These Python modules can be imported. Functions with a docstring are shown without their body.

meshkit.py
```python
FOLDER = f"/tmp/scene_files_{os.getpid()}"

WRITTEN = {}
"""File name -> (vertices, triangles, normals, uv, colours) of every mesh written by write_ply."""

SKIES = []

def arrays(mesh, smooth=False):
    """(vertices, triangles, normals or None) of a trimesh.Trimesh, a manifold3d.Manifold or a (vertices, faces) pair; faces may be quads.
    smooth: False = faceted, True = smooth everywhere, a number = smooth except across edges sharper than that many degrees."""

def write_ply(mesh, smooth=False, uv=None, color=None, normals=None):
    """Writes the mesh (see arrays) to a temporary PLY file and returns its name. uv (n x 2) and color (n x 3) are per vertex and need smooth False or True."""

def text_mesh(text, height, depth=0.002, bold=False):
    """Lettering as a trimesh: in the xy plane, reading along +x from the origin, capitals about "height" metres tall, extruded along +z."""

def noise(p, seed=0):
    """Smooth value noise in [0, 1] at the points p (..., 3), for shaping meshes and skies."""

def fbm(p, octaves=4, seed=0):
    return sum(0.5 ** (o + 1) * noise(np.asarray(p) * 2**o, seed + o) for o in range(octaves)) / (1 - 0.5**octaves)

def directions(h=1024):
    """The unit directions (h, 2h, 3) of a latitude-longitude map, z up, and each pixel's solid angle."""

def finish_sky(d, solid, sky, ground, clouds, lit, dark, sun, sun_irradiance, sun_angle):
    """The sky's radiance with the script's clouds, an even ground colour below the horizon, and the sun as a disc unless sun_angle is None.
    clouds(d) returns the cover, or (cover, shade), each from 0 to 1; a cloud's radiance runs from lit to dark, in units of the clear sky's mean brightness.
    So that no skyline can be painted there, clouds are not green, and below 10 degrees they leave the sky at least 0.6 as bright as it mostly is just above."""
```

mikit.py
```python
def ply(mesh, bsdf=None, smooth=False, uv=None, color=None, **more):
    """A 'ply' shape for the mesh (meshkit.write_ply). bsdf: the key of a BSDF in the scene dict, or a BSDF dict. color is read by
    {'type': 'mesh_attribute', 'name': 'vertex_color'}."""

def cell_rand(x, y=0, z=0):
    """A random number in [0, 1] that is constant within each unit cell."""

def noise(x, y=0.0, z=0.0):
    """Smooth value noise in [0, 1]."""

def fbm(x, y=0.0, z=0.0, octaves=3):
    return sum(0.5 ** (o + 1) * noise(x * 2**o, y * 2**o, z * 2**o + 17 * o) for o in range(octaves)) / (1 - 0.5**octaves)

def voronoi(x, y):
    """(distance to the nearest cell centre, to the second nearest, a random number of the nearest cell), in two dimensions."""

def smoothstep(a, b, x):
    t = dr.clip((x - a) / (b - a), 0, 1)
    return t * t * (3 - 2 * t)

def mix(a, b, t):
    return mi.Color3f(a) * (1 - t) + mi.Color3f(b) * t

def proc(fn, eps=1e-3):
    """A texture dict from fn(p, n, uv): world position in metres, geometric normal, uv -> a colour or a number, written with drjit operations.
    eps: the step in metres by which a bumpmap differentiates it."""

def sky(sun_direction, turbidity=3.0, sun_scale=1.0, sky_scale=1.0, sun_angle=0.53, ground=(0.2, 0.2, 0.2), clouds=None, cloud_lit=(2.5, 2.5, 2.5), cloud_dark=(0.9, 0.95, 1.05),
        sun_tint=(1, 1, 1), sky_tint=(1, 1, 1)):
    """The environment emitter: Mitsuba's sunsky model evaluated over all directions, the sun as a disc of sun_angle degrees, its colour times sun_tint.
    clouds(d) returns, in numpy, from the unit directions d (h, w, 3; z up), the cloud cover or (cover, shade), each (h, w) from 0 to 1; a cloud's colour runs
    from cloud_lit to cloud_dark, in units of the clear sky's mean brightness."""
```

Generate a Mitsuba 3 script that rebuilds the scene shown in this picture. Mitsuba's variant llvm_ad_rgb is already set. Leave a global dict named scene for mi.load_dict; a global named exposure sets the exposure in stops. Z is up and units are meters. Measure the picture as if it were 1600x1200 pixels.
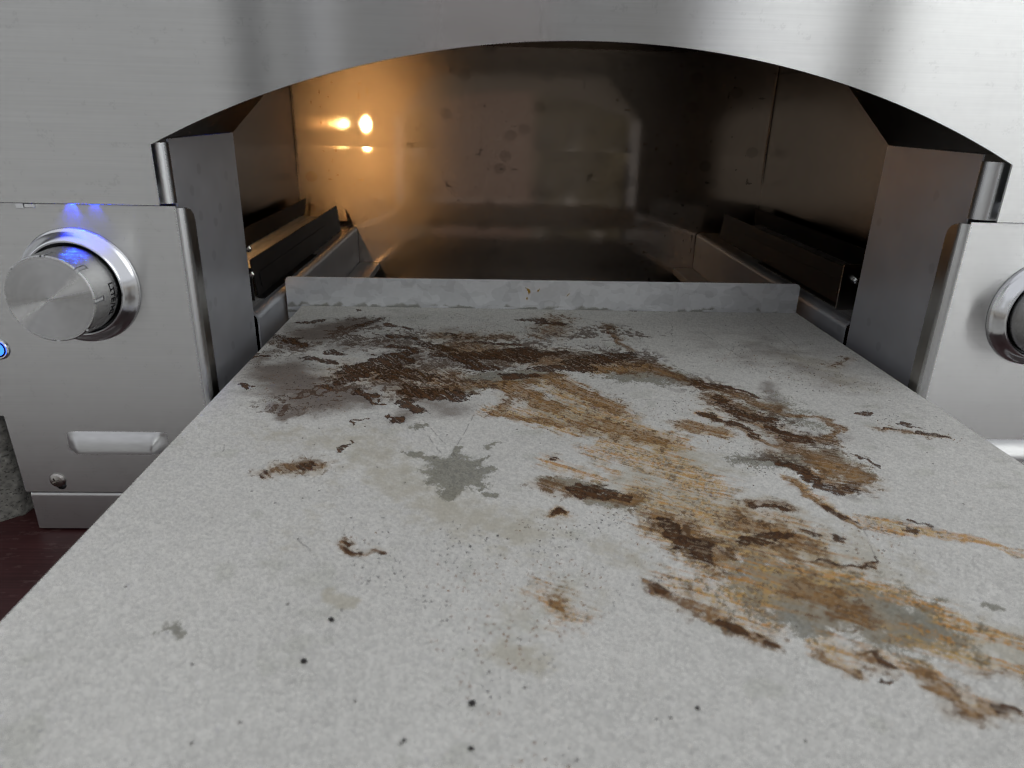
import math, random, numpy as np, trimesh, drjit as dr, mitsuba as mi, mikit, meshkit
import manifold3d as m3
from shapely.geometry import Polygon, LineString, Point, box as sbox
from mikit import noise, fbm, voronoi, smoothstep, mix, cell_rand
rng = np.random.default_rng(7)
T = mi.ScalarTransform4f
scene, labels = {'type': 'scene'}, {}

# ---------------------------------------------------------------- camera, sky, exposure
CAM = np.array([-0.0647, -0.4956, 0.1967])
FWD = np.array([0.03572, 0.92975, -0.36645])
UP = np.array([-0.01144, 0.36704, 0.93013])
scene['camera'] = {'type': 'thinlens', 'fov': 72.55, 'fov_axis': 'x', 'aperture_radius': 0.0011, 'focus_distance': 0.60,
                   'near_clip': 0.01, 'far_clip': 500.0,
                   'to_world': T().look_at(origin=CAM.tolist(), target=(CAM + FWD).tolist(), up=UP.tolist())}
SUN_AZ, SUN_EL = math.radians(38), math.radians(20)        # to the right of the oven's axis, low
scene['sky'] = mikit.sky([math.sin(SUN_AZ) * math.cos(SUN_EL), -math.cos(SUN_AZ) * math.cos(SUN_EL), math.sin(SUN_EL)],
                         turbidity=3, sun_scale=0.13, sun_angle=38, sun_tint=(0.74, 1.03, 1.75), clouds=lambda d: 1.0,
                         cloud_lit=(2.45, 2.5, 2.62))
exposure = 2.08

# ---------------------------------------------------------------- helpers
def key_of(name, parent=None):
    k = name if parent is None else parent + '__' + name
    if k not in scene and k not in labels: return k
    i = 1
    while f'{k}_{i:03d}' in scene or f'{k}_{i:03d}' in labels: i += 1
    return f'{k}_{i:03d}'

def obj(name, mesh, bsdf, parent=None, smooth=False, brush=None, uv=None, **more):
    k = key_of(name, parent)
    if brush is not None:
        ax = {'x': 0, 'y': 1, 'z': 2}[brush]
        mesh = as_tri(mesh)
        if smooth is not False:
            mesh = trimesh.graph.smooth_shade(mesh, angle=math.radians(smooth), facet_minarea=None)
        else:
            mesh = mesh.copy(); mesh.unmerge_vertices()
        v = np.array(mesh.vertices); f = np.array(mesh.faces)
        n = np.abs(np.cross(v[f[:, 1]] - v[f[:, 0]], v[f[:, 2]] - v[f[:, 0]]))
        nv = np.zeros_like(v)
        for i in range(3): np.add.at(nv, f[:, i], n)
        oth = [i for i in range(3) if i != ax]
        pick = np.where(nv[:, oth[0]] > nv[:, oth[1]], oth[1], oth[0])
        uv = np.stack([v[:, ax], v[np.arange(len(v)), pick]], -1)
        endcap = nv[:, ax] > nv[:, oth].max(1)
        uv[endcap] = v[endcap][:, oth]
        scene[k] = mikit.ply(mesh, bsdf, smooth=bool(smooth is not False), uv=uv, **more)
    else:
        scene[k] = mikit.ply(mesh, bsdf, smooth=smooth, uv=uv, **more)
    return k

def tag(k, label=None, cat=None, group=None, kind=None):
    labels[k] = {a: b for a, b in (('label', label), ('category', cat), ('group', group), ('kind', kind)) if b}
    return k

def as_tri(m):
    if hasattr(m, 'to_mesh'):
        q = m.to_mesh()
        return trimesh.Trimesh(q.vert_properties[:, :3], q.tri_verts, process=False)
    return m

def cat(*ms): return trimesh.util.concatenate([as_tri(m) for m in ms])

def bx(x0, x1, y0, y1, z0, z1, b=0.0):
    if b <= 0:
        m = trimesh.creation.box((x1 - x0, y1 - y0, z1 - z0)); m.apply_translation(((x0 + x1) / 2, (y0 + y1) / 2, (z0 + z1) / 2)); return m
    pts = []
    for sx, sy, sz in np.ndindex(2, 2, 2):
        c = np.array([(x0, x1)[sx], (y0, y1)[sy], (z0, z1)[sz]]); d = np.array([1 - 2 * sx, 1 - 2 * sy, 1 - 2 * sz]) * b
        for a in range(3):
            e = d.copy(); e[a] = 0; pts.append(c + e)
    return trimesh.convex.convex_hull(np.array(pts))

def extr_xz(poly, y0, y1):        # polygon in x,z, extruded along y
    m = trimesh.creation.extrude_polygon(poly, y1 - y0, engine='earcut')
    v = m.vertices.copy(); m.vertices = np.stack([v[:, 0], y0 + v[:, 2], v[:, 1]], -1); m.invert(); return m
def extr_xy(poly, z0, z1):
    m = trimesh.creation.extrude_polygon(poly, z1 - z0, engine='earcut'); m.apply_translation((0, 0, z0)); return m
def extr_yz(poly, x0, x1):        # polygon in y,z along x
    m = trimesh.creation.extrude_polygon(poly, x1 - x0, engine='earcut')
    v = m.vertices.copy(); m.vertices = np.stack([x0 + v[:, 2], v[:, 0], v[:, 1]], -1); return m
def arc(cx, cy, r, a0, a1, n=10):
    a = np.radians(np.linspace(a0, a1, n)); return [(cx + r * math.cos(t), cy + r * math.sin(t)) for t in a]
def sheet(pts, t): return LineString(pts).buffer(t / 2, cap_style='flat', join_style='round', quad_segs=8)
def lathe(profile, n=96):         # (radius, height) pairs, turned about z
    return trimesh.creation.revolve(np.array(profile, float), sections=n)
def facing(m, x, y, z):           # +z of the mesh turned to -y (towards the viewer of the oven's front)
    m = m.copy(); m.apply_transform(trimesh.transformations.rotation_matrix(math.pi / 2, (1, 0, 0))); m.apply_translation((x, y, z)); return m

# ---------------------------------------------------------------- materials
P = mikit.proc
def metal(name, refl, au, av=None, bump=None):
    b = {'type': 'roughconductor', 'material': 'none', 'distribution': 'beckmann', 'specular_reflectance': refl if isinstance(refl, dict) else {'type': 'rgb', 'value': refl}}
    if av is None: b['alpha'] = au
    else: b['alpha_u'], b['alpha_v'] = au, av
    if bump: b = {'type': 'bumpmap', 'nested': b, 'arbitrary': bump[0], 'scale': bump[1]} if False else {'type': 'bumpmap', 'nested_bsdf': b, 'nested_texture': bump[0], 'scale': bump[1]}
    scene[name] = {'type': 'twosided', 'nested': b}

def brushed_refl(p, n, uv):       # hairline brushing along x, faint smudges
    x, z = p.x * 1000, p.z * 1000
    h = noise(x * 0.022, z * 1.35, 3.0) * 0.40 + noise(x * 0.05, z * 2.3, 9.0) * 0.35 + noise(x * 0.012, z * 0.8, 5.0) * 0.25
    sm = fbm(x * 0.018, z * 0.022, 4.0, octaves=4)
    v = 0.60 + 0.09 * (h - 0.5) + 0.02 * (sm - 0.5)
    dot = smoothstep(0.80, 0.86, noise(x * 0.16, z * 0.16, 31.0)) * smoothstep(0.55, 0.75, noise(x * 0.9, z * 0.9, 5.0))
    return mi.Color3f(v, v * 1.0, v * 0.995) * (1 - 0.10 * dot)
def brushed_rough(p, n, uv):
    x, z = p.x * 1000, p.z * 1000
    return 0.22 + 0.03 * (fbm(x * 0.02, z * 0.03, 8.0, octaves=3) - 0.5)
metal('brushed_a', P(brushed_refl), 0.016, P(brushed_rough))
scene['brushed_b'] = {'type': 'twosided', 'nested': {'type': 'roughconductor', 'material': 'none', 'distribution': 'ggx', 'alpha': 0.5, 'specular_reflectance': P(brushed_refl)}}
scene['brushed_steel'] = {'type': 'blendbsdf', 'weight': 0.14, 'bsdf_0': {'type': 'ref', 'id': 'brushed_a'}, 'bsdf_1': {'type': 'ref', 'id': 'brushed_b'}}

def side_base(p, n, uv):
    x, y, z = p.x * 1000, p.y * 1000, p.z * 1000
    sm = fbm(y * 0.028 + x * 0.01, z * 0.03, x * 0.01, octaves=5)
    d1, d2, wv = voronoi(y * 0.030 + 0.3 + x * 0.01, z * 0.030)
    spot = smoothstep(0.16, 0.12, d1 + 0.05 * noise(y * 0.3, z * 0.3, 7.0)) * smoothstep(0.60, 0.65, wv)
    v = (0.40 + 0.13 * (sm - 0.5)) * (1 - 0.12 * spot)
    return mi.Color3f(v * 0.97, v * 0.99, v * 1.06)
scene['side_steel'] = {'type': 'twosided', 'nested': {'type': 'principled', 'base_color': P(side_base), 'metallic': 0.45, 'roughness': 0.34, 'specular': 0.45}}
metal('polished_steel', [0.40, 0.39, 0.37], 0.07)
metal('darkened_steel', P(lambda p, n, uv: mi.Color3f(0.20, 0.185, 0.17) * (0.8 + 0.4 * fbm(p.x * 20, p.y * 20, p.z * 20, octaves=4))), 0.26)  # steel darkened in its colour for the shade under the arch
metal('bright_edge', [0.62, 0.63, 0.64], 0.16)
scene['shelf_steel'] = {'type': 'twosided', 'nested': {'type': 'principled', 'base_color': P(lambda p, n, uv: mi.Color3f(0.50 + 0.30 * (noise(p.x * 900, p.y * 14, 2.0) - 0.5))), 'metallic': 0.35, 'roughness': 0.33}}
def cavity_refl(p, n, uv):        # used oven steel: heat tint, grease spots
    x, y, z = p.x * 1000, p.y * 1000, p.z * 1000
    sm = fbm(x * 0.012, z * 0.014, y * 0.012, octaves=4)
    d1, d2, w = voronoi(x * 0.022 + 0.5, z * 0.026 + 3.1)
    ring = smoothstep(0.24, 0.19, d1) * smoothstep(0.75, 0.8, w)
    v = (0.70 + 0.08 * (sm - 0.5)) * (1 - 0.22 * ring)
    fine = smoothstep(0.92, 0.95, noise(x * 0.15, z * 0.14, 40.0))
    return mi.Color3f(v * 1.0, v * 0.88, v * 0.77) * (1 - 0.55 * fine)
metal('cavity_a', P(cavity_refl), 0.006, 0.009)
metal('cavity_b', P(cavity_refl), 0.11, 0.16)
scene['cavity_sharp'] = {'type': 'blendbsdf', 'weight': 0.44, 'bsdf_0': {'type': 'ref', 'id': 'cavity_a'}, 'bsdf_1': {'type': 'ref', 'id': 'cavity_b'}}
metal('cavity_shaded', P(lambda p, n, uv: cavity_refl(p, n, uv) * 0.27), 0.05)  # back-wall steel, shade of the other chamber walls put into its colour
scene['louvre_steel'] = {'type': 'twosided', 'nested': {'type': 'principled', 'base_color': P(lambda p, n, uv: mi.Color3f(0.50 + 0.10 * (fbm(p.x * 120, p.z * 500, 3.0) - 0.5))), 'metallic': 0.85, 'roughness': 0.30}}
metal('chrome_a', [0.74, 0.75, 0.77], 0.03)
metal('chrome_b', [0.6, 0.6, 0.62], 0.4)
scene['chrome'] = {'type': 'blendbsdf', 'weight': 0.15, 'bsdf_0': {'type': 'ref', 'id': 'chrome_a'}, 'bsdf_1': {'type': 'ref', 'id': 'chrome_b'}}
scene['knob_face'] = {'type': 'twosided', 'nested': {'type': 'roughconductor', 'material': 'none', 'distribution': 'ggx', 'alpha_u': 0.035, 'alpha_v': 0.5,
    'specular_reflectance': P(lambda p, n, uv: mi.Color3f(0.58 + 0.10 * (noise(uv.y * 1500, uv.x * 2.0) - 0.5)))}}
metal('knob_side', P(lambda p, n, uv: mi.Color3f(0.55 + 0.05 * (noise(p.y * 2600, 1.0) - 0.5))), 0.20)
metal('screw_steel', [0.42, 0.40, 0.38], 0.16)
metal('brass', [0.55, 0.42, 0.22], 0.2)
scene['black_steel'] = {'type': 'twosided', 'nested': {'type': 'principled', 'base_color': P(lambda p, n, uv: mi.Color3f(0.013, 0.012, 0.0125) * (0.7 + 0.6 * fbm(p.x * 60, p.y * 40, p.z * 60))), 'roughness': 0.5, 'specular': 0.12}}
scene['black_paint'] = {'type': 'twosided', 'nested': {'type': 'principled', 'base_color': {'type': 'rgb', 'value': [0.012, 0.012, 0.013]}, 'roughness': 0.4}}
scene['ink'] = {'type': 'twosided', 'nested': {'type': 'diffuse', 'reflectance': {'type': 'rgb', 'value': [0.012, 0.012, 0.013]}}}

def flange_refl(p, n, uv):        # tray lip: clean patches and dull patches with crisp outlines, food marks
    x, z = p.x * 1000, p.z * 1000
    wx = x + 9 * (noise(x * 0.12, z * 0.12, 3.0) - 0.5); wz = z + 9 * (noise(x * 0.13, z * 0.13, 6.0) - 0.5)
    a = noise(wx * 0.055, wz * 0.09, 1.0); b = noise(wx * 0.13, wz * 0.16, 14.0)
    patch = smoothstep(0.53, 0.56, a) * 0.6 + smoothstep(0.60, 0.63, b) * 0.5
    v = 0.84 - 0.14 * patch + 0.05 * (noise(x * 0.4, z * 0.5, 2.0) - 0.5)
    col = mi.Color3f(v * 0.98, v * 1.0, v * 1.03)
    def near(cx, cz, r): return smoothstep(r, r * 0.5, dr.sqrt(dr.square(wx - cx) + dr.square((wz - cz) * 1.0)) + 1.2 * noise(x * 0.9, z * 0.9, 5.0))
    food = dr.maximum(dr.maximum(near(-21, 19, 3.4), near(-9, 18, 3.0)), dr.maximum(near(-23, 13, 2.2), near(19, 14, 2.2)))
    grime = smoothstep(4.0, 0.5, z + 6 * (noise(x * 0.2, 4.0) - 0.35)) * smoothstep(0.45, 0.6, noise(x * 0.07, z * 0.3, 20.0))
    col = mix(col, mi.Color3f(0.42, 0.24, 0.03), food)
    return mix(col, mi.Color3f(0.16, 0.15, 0.10), 0.6 * grime)
scene['lip_steel'] = {'type': 'twosided', 'nested': {'type': 'principled', 'base_color': P(flange_refl), 'metallic': 0.5, 'roughness': 0.3, 'specular': 0.5}}

# baking stone: speckled ceramic with burnt-on grease (positions in mm on the stone)
STAINS = {
    'dark': [(-184.6,-6.1,-162.9,17.5,4.8,7,1), (-171.9,31.6,-142.7,54.1,13.3,16,1), (-141.5,25.4,-114.5,17.7,15.2,11.1,0.9), (-151.2,58.5,-127.7,79.4,9.6,5.5,0.8), (-151.7,120.4,-131.1,113.7,7.1,5.3,1), (-120.7,101,-98,82.4,8,6.7,0.9), (-105,70.2,-78.8,50.2,7.1,8.5,0.9), (-149,90.8,-132.7,84.4,5.6,3.4,0.8), (-79.2,67.9,-31,81.6,13.1,14.5,1), (-76,44,-61.3,38.5,10.5,7.3,1), (-76.2,104.8,-36,97.4,3.5,2.9,1), (-122.2,-13.2,-87.6,-23.4,11.4,10.3,1), (-156.2,-19.2,-143.4,-23.7,5.2,2.3,1), (-196.1,69.9,-190.1,66.8,7.6,4.3,1), (-154.2,-70.7,-151,-74.7,2.6,1.7,1), (-152,-68.6,-143.4,-64.3,1.3,0.9,0.8), (-155.4,-110.9,-147.5,-101.1,2.7,2,1), (-170.5,-133.2,-163.5,-129.9,3.7,2.2,0.7), (-192.3,-138.8,-189.9,-143.3,2.2,2.2,0.9), (-55.7,75.5,-35.2,61.4,12.2,14.1,1), (-33.2,69.7,4.8,79.6,3.8,5,1), (9.6,53.4,57.6,73.2,10.7,8.9,1), (-24.7,38.3,16.3,38.2,7.3,7.3,0.95), (-50.2,19.8,-26.8,20.6,7.1,5.1,0.7), (100.8,10.7,118.4,0.4,7,5.4,1), (105.1,-20.5,117.5,-58.2,5.7,5.8,0.8), (117.3,-56,130.3,-60,8,7.1,0.9), (129.1,-63.3,133.6,-83.4,6.6,5.9,0.9), (133.2,-84.4,145.5,-93.7,6.8,5,0.9), (118.7,4.5,140.6,-17,3,2.4,0.8), (114.8,-121.6,121.9,-126.4,5.1,3.9,1), (121.3,-128,124.9,-146.5,4.2,5.6,0.9), (124.2,-148,131.4,-155.2,5.5,5.8,1), (139.1,-152.9,147.8,-155.7,2.2,2.2,0.9), (96.3,-59.8,108.3,-72,4,3.5,1), (88,-47.9,95.9,-52.2,3.6,4,1), (108.3,-72,112.1,-85.8,3,3,0.8), (166.5,-109.6,174,-128,2,1.6,1), (202.5,-45.1,207.7,-45,4.1,2.8,1), (120.5,-175.7,124.1,-185.7,3.1,2.4,0.9), (-15.4,-155.5,4.9,-158.8,7.2,7.8,1.05), (6.6,-159.5,14.2,-166.2,3.6,2.1,0.7), (-22.8,-120.4,-19.8,-122,2.3,1.5,0.9), (29.1,-188.3,33.5,-207.2,4.6,6.3,0.7), (33.9,-208.3,44.4,-213.6,5.7,5,0.7), (39.4,-215.7,41.3,-223.8,3.7,3,0.7), (10.8,-238.7,15.4,-243.6,2.3,2.3,0.5), (34.2,-265.9,40.5,-269.7,2.7,2.6,0.5), (47.9,-274.2,50.7,-274.9,2.6,2.1,0.5), (88.6,-284.6,89.9,-290.3,3.3,2.5,0.8), (85.7,-295.8,87.2,-296.1,1.9,1.4,0.7), (118.6,-307.9,126.8,-306.7,2.8,2.3,0.6), (98.6,-199,101.9,-201.2,2.6,1.6,1), (110.1,-201.2,113,-203.4,1.6,1.6,0.9), (203.6,-68.9,214.5,-71.8,1.8,1.7,0.7), (222.6,-65.4,230.8,-68.3,3.1,2.2,0.8), (225.7,-75.6,241.4,-83.2,2.6,1.7,0.8), (-115.4,-217.4,-109.9,-218.4,1.5,1.8,0.9), (-131.8,-209.7,-122.2,-212.8,1.2,1.2,0.6), (92.4,-219.1,118.6,-226.5,0.9,1.5,0.7), (121.4,-223.5,123.7,-220.5,1.5,1.5,0.6), (-13.2,173.1,14.9,165.6,5.7,3.8,0.75), (-36.5,181,-8.2,180.2,3.9,5.8,0.7), (-258,117.5,-227.9,89.2,4.7,5.6,0.6), (-278.1,130.3,-267.7,126.8,3.6,2.4,0.7), (-251.4,-3,-241.5,-10.4,2.4,1.9,0.6), (-189,153.2,-171.6,176.1,4.9,3.8,0.7), (-199.4,205.3,-197.3,200.5,3.3,2.6,0.7), (87.4,226.6,94.8,221.9,6.2,2.7,1), (132,-190.5,120.7,-178.2,0.7,1.4,0.8), (-241,101.3,-232.8,109.1,6.8,5.2,0.75), (-244.8,156.9,-229.1,168.6,6.2,5,0.55), (-258.5,54.4,-247.4,61.3,4.2,3.2,0.6), (-165.6,160.9,-138.7,141,5,3.6,0.5), (-214.3,56.1,-191.5,47.5,4.8,4.2,0.5), (-160,-13.1,-137.5,-39,3.3,2.3,0.5), (-125,-30.4,-114.1,-47.4,6.5,8,0.5), (-132.3,-60.9,-125.3,-64.9,3.5,4.3,0.6), (160,-187.3,163.8,-188.5,2.4,2,1), (153.8,-191.6,154.5,-195.1,1.3,1,0.9), (-28.6,-179.6,-25.9,-179.6,3,2.4,0.7), (-101.9,132.6,-94,117.2,4.8,3.5,0.45), (65.9,-205.9,87.8,-203.6,4.4,3.8,0.55), (84.3,-173.4,97.5,-177.2,3.5,2.7,0.6)],
    'brown': [(-88.1,86.3,-16.6,63.7,22.5,24.5,0.9), (-167.1,27.4,-100.2,12.6,20.4,19.9,0.7), (-122.1,-14.5,-65.2,2.8,16.1,10.8,0.9), (-16.6,63.7,61.6,42.8,24.5,15.9,0.9), (63.1,50.7,90.6,18.8,13.9,6.1,0.8), (-50.5,3.3,-16.2,-44.9,14.8,9.9,0.8), (-58.3,-51.5,-13.3,-70.6,6.2,5.2,0.85), (-14.8,18.2,25.8,-43.9,13.2,10.9,0.75), (100.8,10.7,143.1,-38.6,10.1,10.2,0.7), (105.1,-20.5,132.8,-85.4,12.4,11,0.9), (131.3,-89.3,160.5,-92.5,10.9,5.8,0.8), (156.2,-92.6,171.4,-74.7,3.8,3.5,0.85), (171.4,-74.7,172.4,-56.9,3.5,3.1,0.8), (172.4,-56.9,145.6,-49.9,3.1,2.7,0.8), (125.2,-102.3,145.5,-116,12.2,13.5,0.6), (139.3,-124.5,153,-143.2,14.8,11.2,0.8), (121.1,-126.4,139.5,-153.7,6.2,5.8,0.9), (72,-68.7,88.6,-80.4,8.7,6.8,0.75), (96.7,-59.8,120.4,-99.7,5.3,4.1,0.8), (110.2,-143.7,121.2,-179.5,2.6,3.1,0.7), (121.2,-179.5,130.2,-195.3,3.1,1.3,0.8), (-28.5,-152.8,15.8,-167.5,8.6,7.7,0.7), (27.5,-186.5,44.7,-212.5,11.3,11.2,0.75), (44.4,-215.7,44.7,-228.7,8,4.2,0.5), (69.4,-186.2,87.5,-205.2,13.4,14,0.6), (82.6,-172.1,98,-175.9,5.6,4.8,0.7), (68.4,-208.1,96.6,-223.6,8.2,3.6,0.5), (6.6,-236.4,16.1,-245.3,3.5,3.4,0.65), (23.6,-250.5,30.6,-256.3,5.6,5.5,0.6), (33,-265.5,41.5,-271.2,4.2,4.2,0.7), (46.5,-273.4,51.2,-274.9,4.1,3.6,0.75), (67.2,-282.8,77.3,-290.9,2.5,2.9,0.75), (86.8,-285.6,90.6,-291.6,4.5,2.9,0.7), (105,-296.8,110,-309,5.3,6,0.7), (110,-309,126.4,-307.9,6.9,3.3,0.75), (78.3,-244.8,90.5,-255.5,14.2,12.1,0.5), (94,-222.6,119.5,-226,1.8,2.7,0.6), (4.6,-66.1,42.2,-94.7,13,10.7,0.55), (-182.9,-134.9,-161.8,-130.7,6.7,6.7,0.55), (-194.4,-138.9,-187.7,-143.3,3.7,2.9,0.5), (-133.4,-209.7,-110.6,-217.4,2.8,2.1,0.55), (199.8,-70,240.5,-83.2,3.9,3,0.5), (4.8,180.8,-5.2,137.2,16.8,15.8,0.55), (51.1,165.3,61.9,87.2,6.3,3.4,0.6), (-107.3,122.5,-48.1,119.3,11.8,8.3,0.5), (-24,126.3,-12.7,117.1,3.6,2.4,0.5), (-33.7,-245,-31,-257.5,2.2,1.9,0.6), (-28.6,-179.6,-25.4,-180.8,4.7,4,0.6), (254.9,74.1,229.6,56.7,3.4,4.4,0.3), (176.5,-68.5,175.8,-74.6,3.5,2.6,0.7), (118.8,-290.8,141.7,-294.1,2,2.4,0.5), (-24.9,17.8,-56,-45.9,7.1,3.6,0.5)],
    'gold': [(-56,-45.9,-5.1,-74.5,13.5,14.5,0.95), (-10.9,4.5,24,-55,19.3,17.4,1.05), (-2.9,-55.6,48.4,-94.6,20.4,18.9,1.05), (23.5,36.9,62.5,47.5,8.4,6.4,1.1), (15.8,-104.3,32.5,-121.2,15.7,15.2,1), (36.8,-119.5,62.7,-151.7,20.7,16.7,0.84), (20.9,-159.3,44.4,-178.9,13.9,15.6,0.79), (46.1,-172.5,71.1,-191,19.7,22.8,0.79), (42.8,-208.2,85.5,-205.2,21.7,22,0.84), (46.7,-226.3,68,-230.1,8.4,7.4,1.1), (88,-47.9,97.4,-53.2,7.2,6.3,0.84), (72,-68.7,88.6,-80.4,12.2,9.8,0.95), (110.8,-142.2,130.2,-194.1,4.5,3,0.84), (138.1,-189.3,159.9,-195.1,7.7,5.3,1.1), (159.9,-195.1,199.6,-214.9,5.3,4.4,0.84), (27.7,-191.3,42.9,-228.7,17.4,13.7,0.79), (45.8,-247.1,92.2,-233.4,16.1,23.6,0.68), (89.4,-263.6,122.8,-267.5,3.8,3.2,0.84), (103.3,-273.2,124.3,-282.3,5.5,7.1,1), (124.3,-282.3,142.9,-292.5,6.4,4.4,0.89), (68.3,-280.3,77,-288.9,5.8,4.4,0.84), (100.3,-292.3,113.6,-306.4,5.6,7,0.73), (-28.6,-179.6,-25.4,-180.8,6.1,5.4,0.95), (-45.6,3.4,-15.8,-50.5,14.8,13.4,0.73), (93.5,-223.6,152.9,-278.8,10.3,5.9,0.47), (-22.5,289.3,-0.9,281.8,3.7,3.7,1.05), (-26.4,-126.2,-5.3,-141.5,11.5,8.5,0.47), (31.9,-255.5,41.1,-269.3,8.2,6,0.73), (-38.5,-241.9,-29,-259.6,8.5,8.1,0.37), (140.2,-127.7,151.4,-144.7,15.1,11.9,0.42), (115.6,-275.1,158.3,-271.4,4.7,3.2,0.53), (3.6,-104.5,10.2,-137.5,9.2,6.7,0.42), (21.6,-235.9,50.5,-265.5,11.3,10.9,0.53), (74.2,-278.6,107.8,-292.4,7.2,5.6,0.42)],
    'grey': [(-83.2,-135.8,-80.8,-138.8,20.1,18.5,1), (-111.5,-113.5,-87.3,-128,2.3,6.8,0.8), (-83.4,-105.2,-82.3,-131.1,2.4,8.3,0.9), (-60.1,-134.6,-75.8,-132.5,2.2,8.3,0.9), (-63.9,-117.8,-74.1,-126.2,1.9,4.6,0.9), (-85.3,-164.6,-81.3,-144.8,4.9,9.5,0.9), (-100.6,-148,-90.1,-142.7,1.8,4.4,0.9), (-68,-153.3,-76.2,-144.7,2.1,5.1,0.8), (-63,-159.6,-60.2,-160.9,3.2,2.8,0.9), (-109.1,-76.7,-103.8,-74.6,5.1,3.8,0.8), (-28,-147,-7,-154,6.6,9.3,0.7), (-6.9,-166.4,16.7,-171.5,6.3,6.9,0.8), (-72.8,16.3,-19.6,20.9,18.1,15.2,0.7), (-84.3,-10.8,-45.4,8.9,9.6,8.9,0.7), (45.5,27.3,81.1,24.2,20.6,18.5,0.6), (87.9,-120.3,145.5,-116,7.8,19.8,0.6), (62.3,-233.4,113,-265.6,29.4,24.1,0.62), (63.1,-257.6,69.4,-265.5,10.9,11.7,0.7), (88.2,21.6,100,8,6.1,4,0.5), (138.4,-131.8,156,-139.3,16.9,11.3,0.55), (-64.7,-105.8,-58.6,-96.7,4,2,0.5), (142.2,-40.9,151.7,-51.9,27.6,18.1,0.35), (-186.4,-268.9,-181.9,-270.8,2,1.5,0.5), (-190.2,-268.9,-187.7,-267.1,3.6,3.1,0.5), (155.7,-255.5,160.8,-256.4,3.3,2.2,0.6)],
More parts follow.
